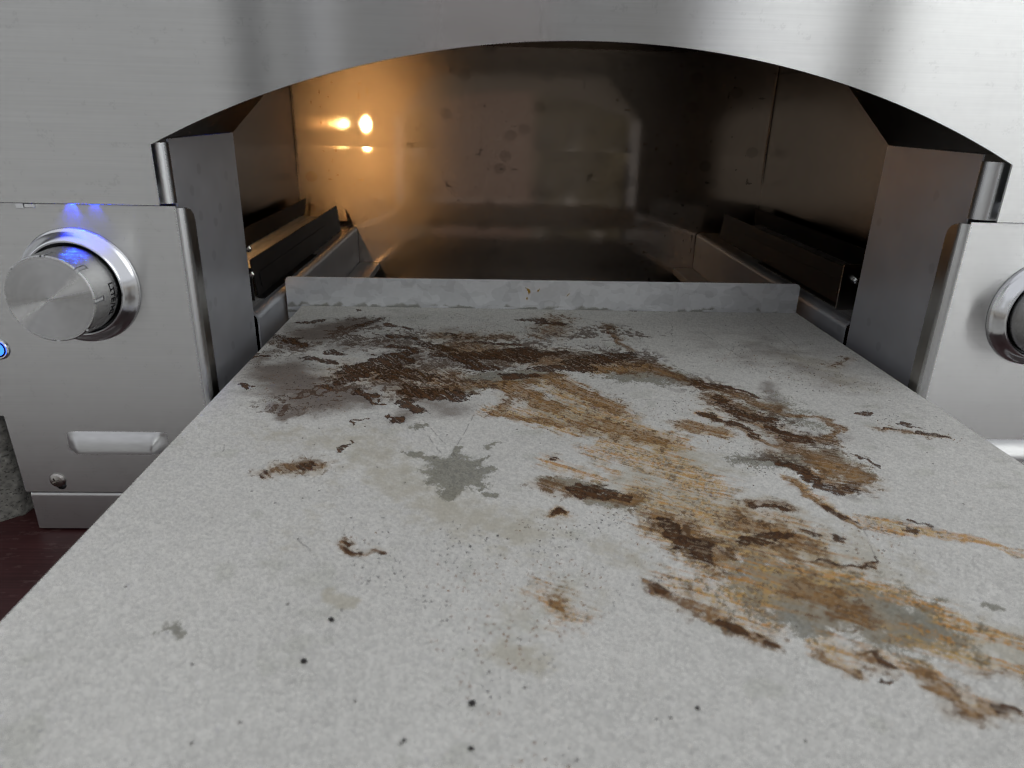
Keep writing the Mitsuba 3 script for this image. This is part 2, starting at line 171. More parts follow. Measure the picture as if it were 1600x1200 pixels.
    'soot': [(-229.4,25.2,-184,-32.1,35.3,34.3,1), (-219.8,127.1,-187.5,162,41.5,21.2,1), (-212.5,-43.2,-193.2,-49.4,13.4,13.3,0.75), (-199.6,-58.2,-191.9,-54.8,10.4,7.9,1), (-178.2,-16.1,-147.8,-31.1,28.3,16.5,0.85), (-240.8,106.9,-227.9,89.2,23,16.8,0.7), (-198.7,165.8,-188.6,157.6,11.3,9.9,1.05), (-202,5.2,-208.5,11.8,12.7,12.9,1), (-189.3,90.9,-152.8,110.8,22.5,17.4,0.5), (-130,59.4,-65.5,61.8,32.2,32.5,0.45), (-143,0.4,-91.9,-46.8,19.5,17.9,0.4), (-250.2,71.1,-246.7,24.6,10.9,10.1,0.5), (-125.4,-63.9,-118.5,-47.5,8.6,8.9,0.4), (-169.8,-128.4,-164.4,-126,5.3,3.8,1), (177.6,97.3,209.9,25.6,34.8,26,0.22), (193.1,107.1,196.4,92.6,10.6,8.1,0.3), (-101.9,132.6,-83.4,113.9,18,15.2,0.4), (58,66.6,91.6,14.6,14.3,8.1,0.6), (128.5,-93.1,169.3,-82.7,16.6,8.5,0.4), (156.5,9.7,146.9,-40.8,8.1,6.5,0.4)],
    'wash': [(-145.2,-98.3,-107.2,-153.8,36.2,28.5,0.6), (-88.1,-173.8,-45,-197.7,27.2,28.9,0.75), (-199.2,-90.2,-145.2,-98.3,24.5,24.1,0.5), (22.3,-152.2,99.7,-223.6,43.4,48.6,0.8), (76.3,-242.6,150.3,-282.4,34.4,25.5,0.8), (-30.5,-247.1,-53.2,-259.5,22.3,16.1,0.5), (-131.5,-247.2,-122.5,-251.4,7.7,5.5,0.9), (-58.8,-281.7,-44.1,-285.1,9,9.9,0.8), (-2.5,-213.8,7.9,-223.9,18.5,12,0.5), (-160.9,-214.6,-149.5,-154.3,9.1,10.6,0.3), (-10.7,-44.8,60.1,-120.8,40.7,35.1,0.8), (208.4,72.3,224.4,11.8,33.6,20.3,0.5), (-161.5,-132.3,-185.8,-137.2,11.2,7.4,0.7), (-147.4,290.1,-142.9,281.4,2.9,2.9,1)],
    'char': [(-247.3,79.7,-190.2,159.6,27.5,31,0.7), (-206.3,-49.7,-164.6,13.3,26.5,29.8,0.6), (-174.4,12.9,-65.5,61.8,24.8,37.9,1), (-158.6,110.5,55.2,66.5,40.6,33,1), (-122.4,-12,-65.2,2.8,23.8,19.7,0.9), (-5.2,137.2,81.4,141.2,30.4,24.6,0.5), (100,8,151.9,-92.6,20,16.7,0.3), (111.8,-119.9,140.9,-150.7,15.7,11,0.3), (27.7,-191.3,45.9,-218.8,13.1,15.3,0.6), (74.5,-191,86.6,-202.4,13.2,12.8,0.5)],
    'speck': [(-76.6,-208.9,-64,-251.4,27.9,30.2,0.75), (-64,-247.2,-74,-274.6,25,15.3,0.7), (-35,-233.7,-31.7,-259.6,17.4,16.1,1), (-38.9,-203.2,-18.7,-242.7,22.1,22.7,0.8), (116.7,-207.8,96.5,-202.4,25.4,16.1,0.7), (-2.1,-191.5,6,-233.6,19.7,17.5,0.4), (220.4,-61.2,243.2,-83.2,17.8,12.8,0.8), (-125.8,-209.2,-98.6,-233.9,18.5,14.4,0.5), (-137.6,130.9,14.9,99.5,71.8,69.2,0.5), (-255.2,88.1,-185.3,-26.1,44.6,37,0.6), (-54.2,-294.8,-42.6,-328,23.8,16.8,0.4), (151,70.1,219.1,11.7,44.5,35.6,0.6), (67.3,-42.8,99.8,-120.1,27.4,19.6,0.4), (136,-202.1,136.5,-213.1,12.9,9.4,0.5)],
}
SCRATCHES = [(-106.2,208.1,-5.7,115.5), (-194,181.8,-133.6,93.2), (-9.3,211.1,76,162.1), (48.9,171.8,64.6,101.7), (56.6,172.2,69.5,105.5), (63.4,170.3,75,109.5), (-109.9,-68.7,-91.9,-114.9), (-71.7,-46.3,-82.8,-101.7), (-108.2,-63.5,-82,-118.9), (-35.7,167.5,-17.7,113), (-24.9,168,-5.6,117.4), (-18.1,166.2,5.5,121.7), (-154.5,-206.7,-144.4,-218.6), (52.2,-69.1,55.8,-83.1), (120.7,175.5,103.1,103.3), (227.3,216.7,219.6,99), (140.9,154.5,156.7,70.3), (-66.1,177.1,-59.7,189), (93.9,44,107.3,19.3), (20.2,-20.4,80.3,-28.4), (-6.2,-44.7,29.1,-137.2), (24.6,-144.9,44.4,-178.9), (-30.7,3.9,0.2,-66.2), (-226.4,-104.3,-223.8,-112.9), (129.9,-194.7,122,-223.5), (90.6,-42.2,151.6,-40.7), (211.4,191.6,211.3,72.4), (-78,133.7,-52,177.9), (192.7,-91.9,194.1,-101.1)]

STREAK = (0.55, -0.835)           # the way the scraper was pulled
def field(kind, x, y):
    f = mi.Float(-3.0)
    for x1, y1, x2, y2, r1, r2, s in STAINS[kind]:
        dx, dy = x2 - x1, y2 - y1; L = dx * dx + dy * dy + 1e-6
        t = dr.clip(((x - x1) * dx + (y - y1) * dy) / L, 0, 1)
        d = dr.sqrt(dr.square(x - x1 - dx * t) + dr.square(y - y1 - dy * t))
        f = dr.maximum(f, s * (1 - d / (r1 + (r2 - r1) * t)))
    return f
def stone_color(p, n, uv):
    x, y = p.x * 1000, p.y * 1000
    # mottled ceramic
    w = noise(x * 0.5, y * 0.5, 2.0)
    grain = noise(x * 0.95 + 1.5 * w, y * 0.95 - 1.5 * w, 1.0) * 0.55 + noise(x * 2.1, y * 2.1, 4.0) * 0.45
    big = fbm(x * 0.016, y * 0.016, 5.0, octaves=4)
    base = 0.575 + 0.30 * (grain - 0.5) + 0.04 * (noise(x * 0.33 + w, y * 0.33, 77.0) - 0.5) + 0.10 * (big - 0.5)
    col = mi.Color3f(base * 1.015, base * 1.0, base * 0.94)
    blot = smoothstep(0.66, 0.80, fbm(x * 0.055, y * 0.06, 11.0, octaves=3))
    col = mix(col, col * mi.Color3f(0.90, 0.905, 0.885), blot)
    # warped coordinates for organic outlines
    n1 = noise(x * 0.055, y * 0.055, 21.0) - 0.5; n2 = noise(x * 0.055, y * 0.055, 27.0) - 0.5
    n3 = noise(x * 0.24, y * 0.24, 33.0) - 0.5; n4 = noise(x * 0.24, y * 0.24, 38.0) - 0.5
    n5 = fbm(x * 0.6, y * 0.6, 43.0, octaves=2) - 0.5
    X, Y = x + 6 * n1 + 5 * n3 + 2.5 * n5, y + 6 * n2 + 5 * n4 - 2.5 * n5
    turn = 0.50 * smoothstep(30, -230, y); ca, sa = dr.cos(turn), dr.sin(turn)
    ux, uy = STREAK[0] * ca - STREAK[1] * sa, STREAK[0] * sa + STREAK[1] * ca
    sx = x * ux + y * uy + 3 * n1 + 1.2 * n3; sy = -x * uy + y * ux + 3 * n2 + 1.2 * n4
    streak = noise(sx * 0.035, sy * 0.75, 3.0) * 0.55 + noise(sx * 0.10, sy * 1.6, 8.0) * 0.45
    tex = fbm(x * 0.16, y * 0.16, 15.0, octaves=5)
    fine = noise(x * 1.1, y * 1.1, 19.0)
    hair = noise(sx * 0.05, sy * 1.05, 61.0) * 0.40 + noise(sx * 0.11, sy * 2.1, 64.0) * 0.25 + noise(x * 0.7, y * 0.7, 66.0) * 0.35
    # faint ochre wash
    a = smoothstep(0.0, 0.75, field('wash', X, Y) + 0.9 * (tex - 0.5) + 0.3 * (streak - 0.5))
    col = mix(col, mi.Color3f(0.40, 0.365, 0.27), 0.55 * a)
    # grey grease soak
    a = smoothstep(-0.06, 0.26, field('grey', X, Y) + 0.80 * (tex - 0.5) + 0.55 * (fine - 0.5))
    col = mix(col, mi.Color3f(0.185, 0.178, 0.142) * (0.6 + 0.8 * fine), 0.80 * a)
    # sooty burn
    a = smoothstep(-0.30, 0.80, field('soot', X, Y) + 0.62 * (fbm(x * 0.05, y * 0.09, 51.0, octaves=4) - 0.5))
    col = mix(col, mi.Color3f(0.095, 0.063, 0.046), 0.80 * a)
    # golden film dragged along the scrape
    fg = field('gold', X, Y) + 0.80 * (streak - 0.5) + 0.8 * (tex - 0.5)
    a = smoothstep(-0.10, 0.42, fg)
    gold = mix(mi.Color3f(0.48, 0.31, 0.10), mi.Color3f(0.47, 0.21, 0.03), smoothstep(0.38, 0.64, streak))
    gold = mix(gold, mi.Color3f(0.17, 0.105, 0.045), smoothstep(0.50, 0.66, tex * 0.6 + fine * 0.4))
    col = mix(col, gold, a * (0.26 + 0.60 * smoothstep(0.40, 0.62, hair)))
    # brown varnish
    fb = field('brown', X, Y) + 0.45 * (streak - 0.5) + 1.0 * (tex - 0.5)
    halo = smoothstep(-0.55, 0.15, fb)
    col = mix(col, mi.Color3f(0.36, 0.28, 0.185), 0.34 * halo)
    a = smoothstep(0.00, 0.34, fb); rim = a * smoothstep(0.45, 0.22, fb)
    brown = mix(mi.Color3f(0.27, 0.150, 0.058), mi.Color3f(0.125, 0.062, 0.024), smoothstep(0.35, 0.65, tex * 0.5 + streak * 0.5))
    brown = mix(brown, mi.Color3f(0.32, 0.175, 0.062), 0.6 * smoothstep(0.0, 0.5, fg) * smoothstep(0.3, 0.6, tex))
    brown = mix(brown, mi.Color3f(0.085, 0.036, 0.014), 0.7 * rim)
    col = mix(col, brown, a * (0.46 + 0.42 * smoothstep(0.36, 0.56, hair)))
    # stray flakes around the burnt patches
    ff = smoothstep(-0.75, 0.0, fb) * smoothstep(0.66, 0.72, noise(x * 0.33, y * 0.33, 91.0) * 0.6 + fine * 0.4)
    col = mix(col, mi.Color3f(0.13, 0.075, 0.035), 0.75 * ff)
    ch = smoothstep(0.50, 0.60, fbm(x * 0.055 + 2 * n3, y * 0.085 + 2 * n4, 95.0, octaves=5) + 0.16 * field('char', X, Y) - 0.05)
    ch = ch * smoothstep(-0.25, 0.25, field('char', x, y))
    col = mix(col, mi.Color3f(0.070, 0.036, 0.018), 0.80 * ch * (0.45 + 0.55 * smoothstep(0.3, 0.5, hair)))
    # black-brown crust, flaking
    fd = field('dark', X, Y) + 0.30 * (streak - 0.5) + 0.9 * (tex - 0.5)
    a = smoothstep(0.02, 0.12, fd) * (0.30 + 0.70 * smoothstep(0.30, 0.44, hair)); rimd = smoothstep(0.32, 0.12, fd)
    crust = mix(mi.Color3f(0.032, 0.015, 0.008), mi.Color3f(0.100, 0.047, 0.020), smoothstep(0.42, 0.66, hair))
    col = mix(col, mix(crust, mi.Color3f(0.022, 0.011, 0.007), 0.75 * rimd), 0.94 * a)
    # specks
    sp = field('speck', x, y)
    d1, d2, wv = voronoi(x * 0.42 + 2 * n1, y * 0.42)
    dot = smoothstep(0.32, 0.20, d1 + 0.62 * (1 - wv) + 0.10 * (noise(x * 2.2, y * 2.2, 3.0) - 0.5)) * smoothstep(0.05, 0.35, sp + 0.7 * (noise(x * 0.06, y * 0.06, 71.0) - 0.4))
    col = mix(col, mix(mi.Color3f(0.04, 0.03, 0.025), mi.Color3f(0.20, 0.09, 0.03), smoothstep(0.45, 0.6, noise(x * 0.08, y * 0.08, 9.0))), 0.9 * dot)
    d1, d2, wv = voronoi(x * 0.11 + 7, y * 0.11)
    dot = smoothstep(0.10, 0.05, d1) * smoothstep(0.955, 0.965, wv)
    col = mix(col, mi.Color3f(0.06, 0.05, 0.04), 0.8 * dot)
    # scratches
    s = mi.Float(0)
    for x1, y1, x2, y2 in SCRATCHES:
        dx, dy = x2 - x1, y2 - y1; L = dx * dx + dy * dy
        t = ((x - x1) * dx + (y - y1) * dy) / L; tc = dr.clip(t, 0, 1)
        d = dr.sqrt(dr.square(x - x1 - dx * tc + 0.8 * n3) + dr.square(y - y1 - dy * tc + 0.8 * n4))
        s = dr.maximum(s, smoothstep(0.55, 0.2, d))
    col = mix(col, mi.Color3f(0.10, 0.09, 0.075), 0.45 * s * smoothstep(0.25, 0.45, noise(x * 0.3, y * 0.3, 81.0)))
    return col
def stone_bump(p, n, uv):
    x, y = p.x * 1000, p.y * 1000
    w = noise(x * 0.5, y * 0.5, 2.0)
    return noise(x * 0.7 + 1.2 * w, y * 0.7 - 1.2 * w, 1.0) * 0.6 + noise(x * 1.6, y * 1.6, 4.0) * 0.4
scene['stone'] = {'type': 'twosided', 'nested': {'type': 'bumpmap', 'nested_texture': P(stone_bump, eps=2e-4), 'scale': 0.00100,
    'nested_bsdf': {'type': 'principled', 'base_color': P(stone_color), 'roughness': 0.68, 'specular': 0.18}}}
scene['crumb_black'] = {'type': 'principled', 'base_color': {'type': 'rgb', 'value': [0.014, 0.012, 0.011]}, 'roughness': 0.6}

def counter_color(p, n, uv):
    x, y = p.x * 1000, p.y * 1000
    g = noise(x * 0.02, y * 1.1, 1.0) * 0.5 + fbm(x * 0.05, y * 0.05, 2.0) * 0.5
    dust = smoothstep(0.62, 0.80, fbm(x * 0.12, y * 0.3, 9.0, octaves=4))
    return mix(mi.Color3f(0.040, 0.0115, 0.012) * (0.65 + 0.7 * g), mi.Color3f(0.10, 0.06, 0.055), 0.35 * dust)
scene['maroon_counter'] = {'type': 'principled', 'base_color': P(counter_color), 'roughness': 0.5, 'specular': 0.3}
def block_color(p, n, uv):
    x, y, z = p.x * 1000, p.y * 1000, p.z * 1000
    g = fbm(x * 0.25, y * 0.25, z * 0.25, octaves=4); pit = smoothstep(0.68, 0.78, noise(x * 0.6 + 3, y * 0.6, z * 0.6))
    v = 0.19 + 0.30 * (g - 0.5)
    return mi.Color3f(v, v * 0.97, v * 0.88) * (1 - 0.5 * pit)
scene['concrete'] = {'type': 'bumpmap', 'nested_texture': P(lambda p, n, uv: fbm(p.x * 500, p.y * 500, p.z * 500, octaves=3), eps=3e-4), 'scale': 0.0012,
    'nested_bsdf': {'type': 'principled', 'base_color': P(block_color), 'roughness': 0.85}}
def flat(name, col, rough=0.7, amp=0.15, sc=2.0):
    c = mi.ScalarColor3f(col)
    scene[name] = {'type': 'twosided', 'nested': {'type': 'principled', 'base_color': P(lambda p, n, uv: mi.Color3f(col) * (1 + amp * 2 * (fbm(p.x * sc, p.y * sc, p.z * sc, octaves=4) - 0.5))), 'roughness': rough}}
flat('render_wall', [0.78, 0.78, 0.75]); flat('paving', [0.50, 0.49, 0.47], sc=3); flat('timber', [0.17, 0.11, 0.085]); flat('leaf', [0.17, 0.145, 0.085], sc=9, amp=.5); flat('post_paint', [0.035, 0.035, 0.037]); flat('grey_paint', [0.34, 0.33, 0.31])

# ---------------------------------------------------------------- the setting
obj('patio_floor', bx(-30, 30, -30, 30, -1.05, -0.95), 'paving'); tag('patio_floor', kind='structure')
obj('countertop', bx(-0.75, 0.75, -0.20, 0.95, -0.175, -0.133, 0.003), 'maroon_counter', smooth=30); tag('countertop', kind='structure')
tag('counter_base', 'grey block base carrying the maroon countertop under the oven', 'counter base')
scene['counter_base'] = mikit.ply(bx(-0.70, 0.70, -0.05, 0.90, -0.949, -0.176, 0.003), 'concrete')

# ---------------------------------------------------------------- the oven
O = tag('pizza_oven', 'brushed stainless steel pizza oven with arched mouth and two control knobs', 'pizza oven')
XL, XR = -0.2812, 0.2826          # inner faces of the mouth's side panels
XLU, XRU, ZC, ZA, ZS = -0.2875, 0.2936, 0.1692, 0.2381, 0.1305
XC, HW, H = (XLU + XRU) / 2, (XRU - XLU) / 2, ZA - ZC
RAD = (HW * HW + H * H) / (2 * H)
def arch(x, lift=0.0): return ZA - RAD + np.sqrt(RAD ** 2 - (np.asarray(x) - XC) ** 2) + lift
ax = np.linspace(XLU, XRU, 97)
hood = Polygon([(-0.56, ZS), (XLU, ZS)] + list(zip(ax, arch(ax))) + [(XRU, ZS), (0.56, ZS), (0.56, 0.62), (-0.56, 0.62)])
k = obj('hood_panel', extr_xz(hood, -0.0060, -0.0044), 'brushed_steel', O, brush='x')
labels[k] = {'label': 'brushed upper front panel with the arched cut-out'}
# turned-in hem behind the hood's lower edge, both sides
for x0, x1 in ((-0.56, XLU - 0.003), (XRU + 0.003, 0.56)):
    obj('hood_hem', bx(x0, x1, -0.0043, -0.0002, ZS + 0.0060, ZS + 0.013), 'side_steel', O)
# control panel under the seam: one folded sheet round the mouth
ctrl = Polygon([(-0.50, ZS - 0.0012), (-0.2795, ZS - 0.0012), (-0.2795, -0.06), (0.2795, -0.06), (0.2795, ZS - 0.0012), (0.50, ZS - 0.0012),
                (0.50, -0.0295), (0.4335, -0.0295), (0.431, -0.0953), (-0.4300, -0.0953), (-0.4316, -0.0295), (-0.50, -0.0295)])
LZ0, LZ1 = -0.0577, -0.0417       # louvre slots
holes = [sbox(-0.388, LZ0 + .001, -0.312, LZ1 - .001), sbox(0.312, LZ0 + .001, 0.388, LZ1 - .001)]
for h in holes: ctrl = ctrl.difference(h.buffer(0.0))
ctrl = ctrl.difference(Point(-0.4015, -0.0885).buffer(0.0045))
k = obj('control_panel', extr_xz(ctrl, 0.0, 0.0015), 'brushed_steel', O, brush='x')
labels[k] = {'label': 'brushed lower front panel that carries the knobs'}
obj('panel_flange', bx(-0.50, -0.4322, 0.0016, 0.030, -0.0335, -0.0295), 'black_paint', O)
obj('panel_flange', bx(-0.4315, -0.4295, 0.0016, 0.05, -0.095, -0.030), 'side_steel', O)
for s, xe in ((-1, -0.2800), (1, 0.2800)):
    # rolled edge of the control panel, turned into the mouth
    prof = sheet([(xe + s * 0.0005, 0.0006)] + [(xe - s * (0.0052 * (1 - math.cos(a))) , 0.0006 + 0.0045 * (1 - math.sin(math.pi / 2 - a)) ) for a in []] +
                 [(xe - s * 0.0052 * math.sin(a), 0.0008 + 0.0052 * (1 - math.cos(a))) for a in np.linspace(0.05, math.pi / 2, 10)], 0.0013)
    k = obj('rolled_edge', extr_xy(prof, -0.06, ZS - 0.0025), 'bright_edge', O, smooth=40)
    xi = xe - s * 0.0052
    fl = Polygon([(0.0050, -0.06), (0.0175, -0.06), (0.0175, ZS - 0.014)] + [(0.0175 - 0.0105 * (1 - math.cos(a)), ZS - 0.014 + 0.0105 * math.sin(a)) for a in np.linspace(0.1, math.pi / 2, 8)] + [(0.0050, ZS - 0.0032)])
    obj('return_flange', extr_yz(fl, xi - 0.0005, xi + 0.0005), 'polished_steel', O, smooth=30)
# mouth: side panels rolled outward at the front, arched soffit between them
YB = 0.137
sx = np.linspace(XL - 0.0002, XR + 0.0002, 97)
LIFT = 0.0010
ZTL, ZTR = float(arch(XL)) + LIFT, float(arch(XR)) + LIFT
for s, xw, xb, zt in ((-1, XL, -0.2824, ZTL), (1, XR, 0.2826, ZTR)):
    r = 0.0062 if s < 0 else 0.0090
    flat_part = sheet([(xb, YB), (xw, 0.0005 + r)], 0.0012)
    roll = sheet([(xw, 0.0006 + r)] + [(xw + s * r * (1 - math.cos(a)), 0.0005 + r - r * math.sin(a)) for a in np.linspace(0.1, math.pi / 2, 14)] + [(xw + s * 0.024, 0.0005)], 0.0012)
    k = obj('side_panel', extr_xy(flat_part, -0.060, zt - 0.0007), 'side_steel', O, smooth=40)
    obj('rolled_front', extr_xy(roll, ZS + 0.0004, min(zt, ZC + 0.002) - 0.0007), 'bright_edge', k, smooth=40)
labels[O + '__side_panel'] = {'label': 'smudged bluish grey side of the mouth'}
def frame(x): return np.minimum(np.minimum(ZTL + (x - XL) * 1.02, ZTR + (XR - x) * 1.02), 0.268)
fz, gz = arch(sx, LIFT), frame(sx)
v = np.concatenate([np.stack([sx, np.full_like(sx, y), z + dz], -1) for dz in (0, 0.0012) for y, z in ((-0.001, fz), (YB, gz))])
n = len(sx); q = []
for i in range(n - 1):
    q += [[i, i + 1, n + i + 1, n + i], [2 * n + i, 3 * n + i, 3 * n + i + 1, 2 * n + i + 1], [i, 2 * n + i, 2 * n + i + 1, i + 1], [n + i, n + i + 1, 3 * n + i + 1, 3 * n + i]]
q += [[0, n, 3 * n, 2 * n], [n - 1, 3 * n - 1, 4 * n - 1, 2 * n - 1]]
q = np.array(q)
obj('arch_soffit', trimesh.Trimesh(v, np.vstack([q[:, [0, 1, 2]], q[:, [0, 2, 3]]]), process=False), 'darkened_steel', O, smooth=25)
top = list(zip(sx, gz))
# cavity
CXL, CXR, CY, CZ, CF = -0.3695, 0.3790, 0.67, 0.284, -0.085
mouth = Polygon([(-0.2826, CF)] + [(-0.2826, ZTL)] + [(x, z + 0.0004) for x, z in top] + [(0.2832, ZTR), (0.2832, CF)])
front = sbox(CXL - 0.02, CF, CXR + 0.02, CZ + 0.05).difference(mouth)
obj('inner_front', extr_xz(front, YB - 0.004, YB - 0.002), 'cavity_shaded', O)
obj('side_wall', bx(CXL - 0.002, CXL, YB - 0.001, CY, CF, CZ), 'cavity_shaded', O)
obj('side_wall', bx(CXR, CXR + 0.002, YB - 0.001, CY, CF, CZ), 'cavity_shaded', O)
obj('cavity_ceiling', bx(CXL - 0.002, CXR + 0.002, YB - 0.001, CY + 0.004, CZ, CZ + 0.002), 'cavity_shaded', O)
obj('cavity_floor', bx(CXL - 0.002, CXR + 0.002, 0.06, CY + 0.004, CF - 0.002, CF), 'black_steel', O)
# back wall: upper and lower field meeting in a shallow fold
ZF = 0.136
bk = Polygon([(CY, CZ), (CY, ZF), (CY - 0.0085, CF), (CY + 0.002, CF), (CY + 0.002, CZ)])
k = obj('back_wall', extr_yz(bk, CXL, CXR), 'cavity_sharp', O, brush='x')
labels[k] = {'label': 'heat-tinted back wall of the oven chamber with grease spots'}
for x in (CXL + 0.0015, CXR - 0.0015):
    obj('corner_seam', trimesh.creation.cylinder(0.0008, segment=[(x, CY - 0.001, 0.014), (x, CY - 0.001, CZ)], sections=10), 'darkened_steel', O, smooth=60)
# guide rails and shelves either side of the stone's run
for s, xg in ((-1, -0.2795), (1, 0.2800)):
    xw = CXL if s < 0 else CXR
    r = 0.006
    pts = [(xg, -0.070), (xg, 0.013 - r)] + [(xg + s * r * (1 - math.cos(a)), 0.013 - r + r * math.sin(a)) for a in np.linspace(0.15, math.pi / 2, 9)] + [(xg + s * 0.010, 0.013)]
    prof = sheet(pts, 0.0014)
    obj('guide_rail', extr_xz(prof, 0.1405, CY - 0.0090), 'side_steel', O, smooth=40)
    a, b = sorted((xg + s * 0.0105, xw))
    obj('burner_shelf', bx(a, b, 0.1405, CY - 0.0090, 0.0105, 0.0132), 'shelf_steel', O, brush='y')
    a, b = sorted((xg - s * 0.0012, xg - s * 0.034))
    obj('runner', bx(a, b, 0.142, CY - 0.0090, -0.056, -0.045, 0.001), 'side_steel', O)
    # burner: a black trough of two upright plates
    B = key_of('burner', O)
    labels[B] = {'label': 'black burner trough along the ' + ('left' if s < 0 else 'right') + ' wall of the chamber'}
    def pl(x0, z0, x1, z1, y0, y1, t=0.0016):
        q = sheet([(x0, z0), (x1, z1)], t); return extr_xz(q, y0, y1)
    x0 = s * 0.2965 if s < 0 else 0.3030
    inner = cat(pl(x0, 0.0138, x0 + s * 0.0045, 0.0515, 0.200, 0.615))
    obj('inner_plate', inner, 'black_steel', B)
    e = s * -0.0012
    obj('pressed_panel', extr_xz(sheet([(x0 + e + s*.0009, 0.0215), (x0 + e + s * 0.0028, 0.0365)], 0.0012), 0.214, 0.52), 'black_steel', B)
    a, b = sorted((x0 - s * 0.008, x0 - s * 0.0008))
    obj('foot', bx(a, b, 0.197, 0.42, 0.0133, 0.0146), 'black_steel', B)
    xo = xw - s * 0.0125
    obj('outer_plate', pl(xo, 0.0335, xo - s * 0.004, 0.0585, 0.185, 0.640), 'black_steel', B)
    a, b = sorted((x0 + s * 0.0035, xo - s * 0.001))
    obj('trough_floor', bx(a, b, 0.19, 0.612, 0.0335, 0.0350), 'shelf_steel', B, brush='y')
    a, b = sorted((x0 - s * 0.012 if s > 0 else x0, xw - s * 0.012))
    obj('end_bracket', bx(a, b, 0.1865, 0.1885, 0.0138, 0.060 if s > 0 else 0.046), 'black_steel' if s < 0 else 'screw_steel', B)
    for zz in ((0.0655, 0.0405) if s < 0 else (0.0445,)):
        xb = -0.2965 if s < 0 else 0.3055
        bolt = cat(facing(lathe([(0, 0), (0.0036, 0), (0.0036, 0.0022), (0.0022, 0.003), (0.0022, 0.005), (0, 0.0055)], 6), xb, 0.1862, zz))
        obj('bolt', bolt, 'screw_steel' if s < 0 else 'chrome', B)
# chamber lamp on the left, behind the front wall
LX, LY, LZ = -0.344, 0.150, 0.157
L = key_of('chamber_lamp', O)
bulb = trimesh.creation.icosphere(3, 0.0014); bulb.apply_translation((LX, LY, LZ))
scene[L + '__bulb'] = mikit.ply(bulb, None, smooth=True, emitter={'type': 'area', 'radiance': {'type': 'rgb', 'value': [4200.0, 2250.0, 820.0]}})
cup = lathe([(0.0, 0.0100), (0.0065, 0.0100), (0.0105, 0.002), (0.0118, -0.0065), (0.0126, -0.0065), (0.0112, 0.003), (0.0075, 0.0115), (0.0, 0.0115)], 48)
obj('shield_cup', facing(cup, LX, LY, LZ), 'screw_steel', L, smooth=40)  # unseen cup, shaped to keep the lamplight off the stone

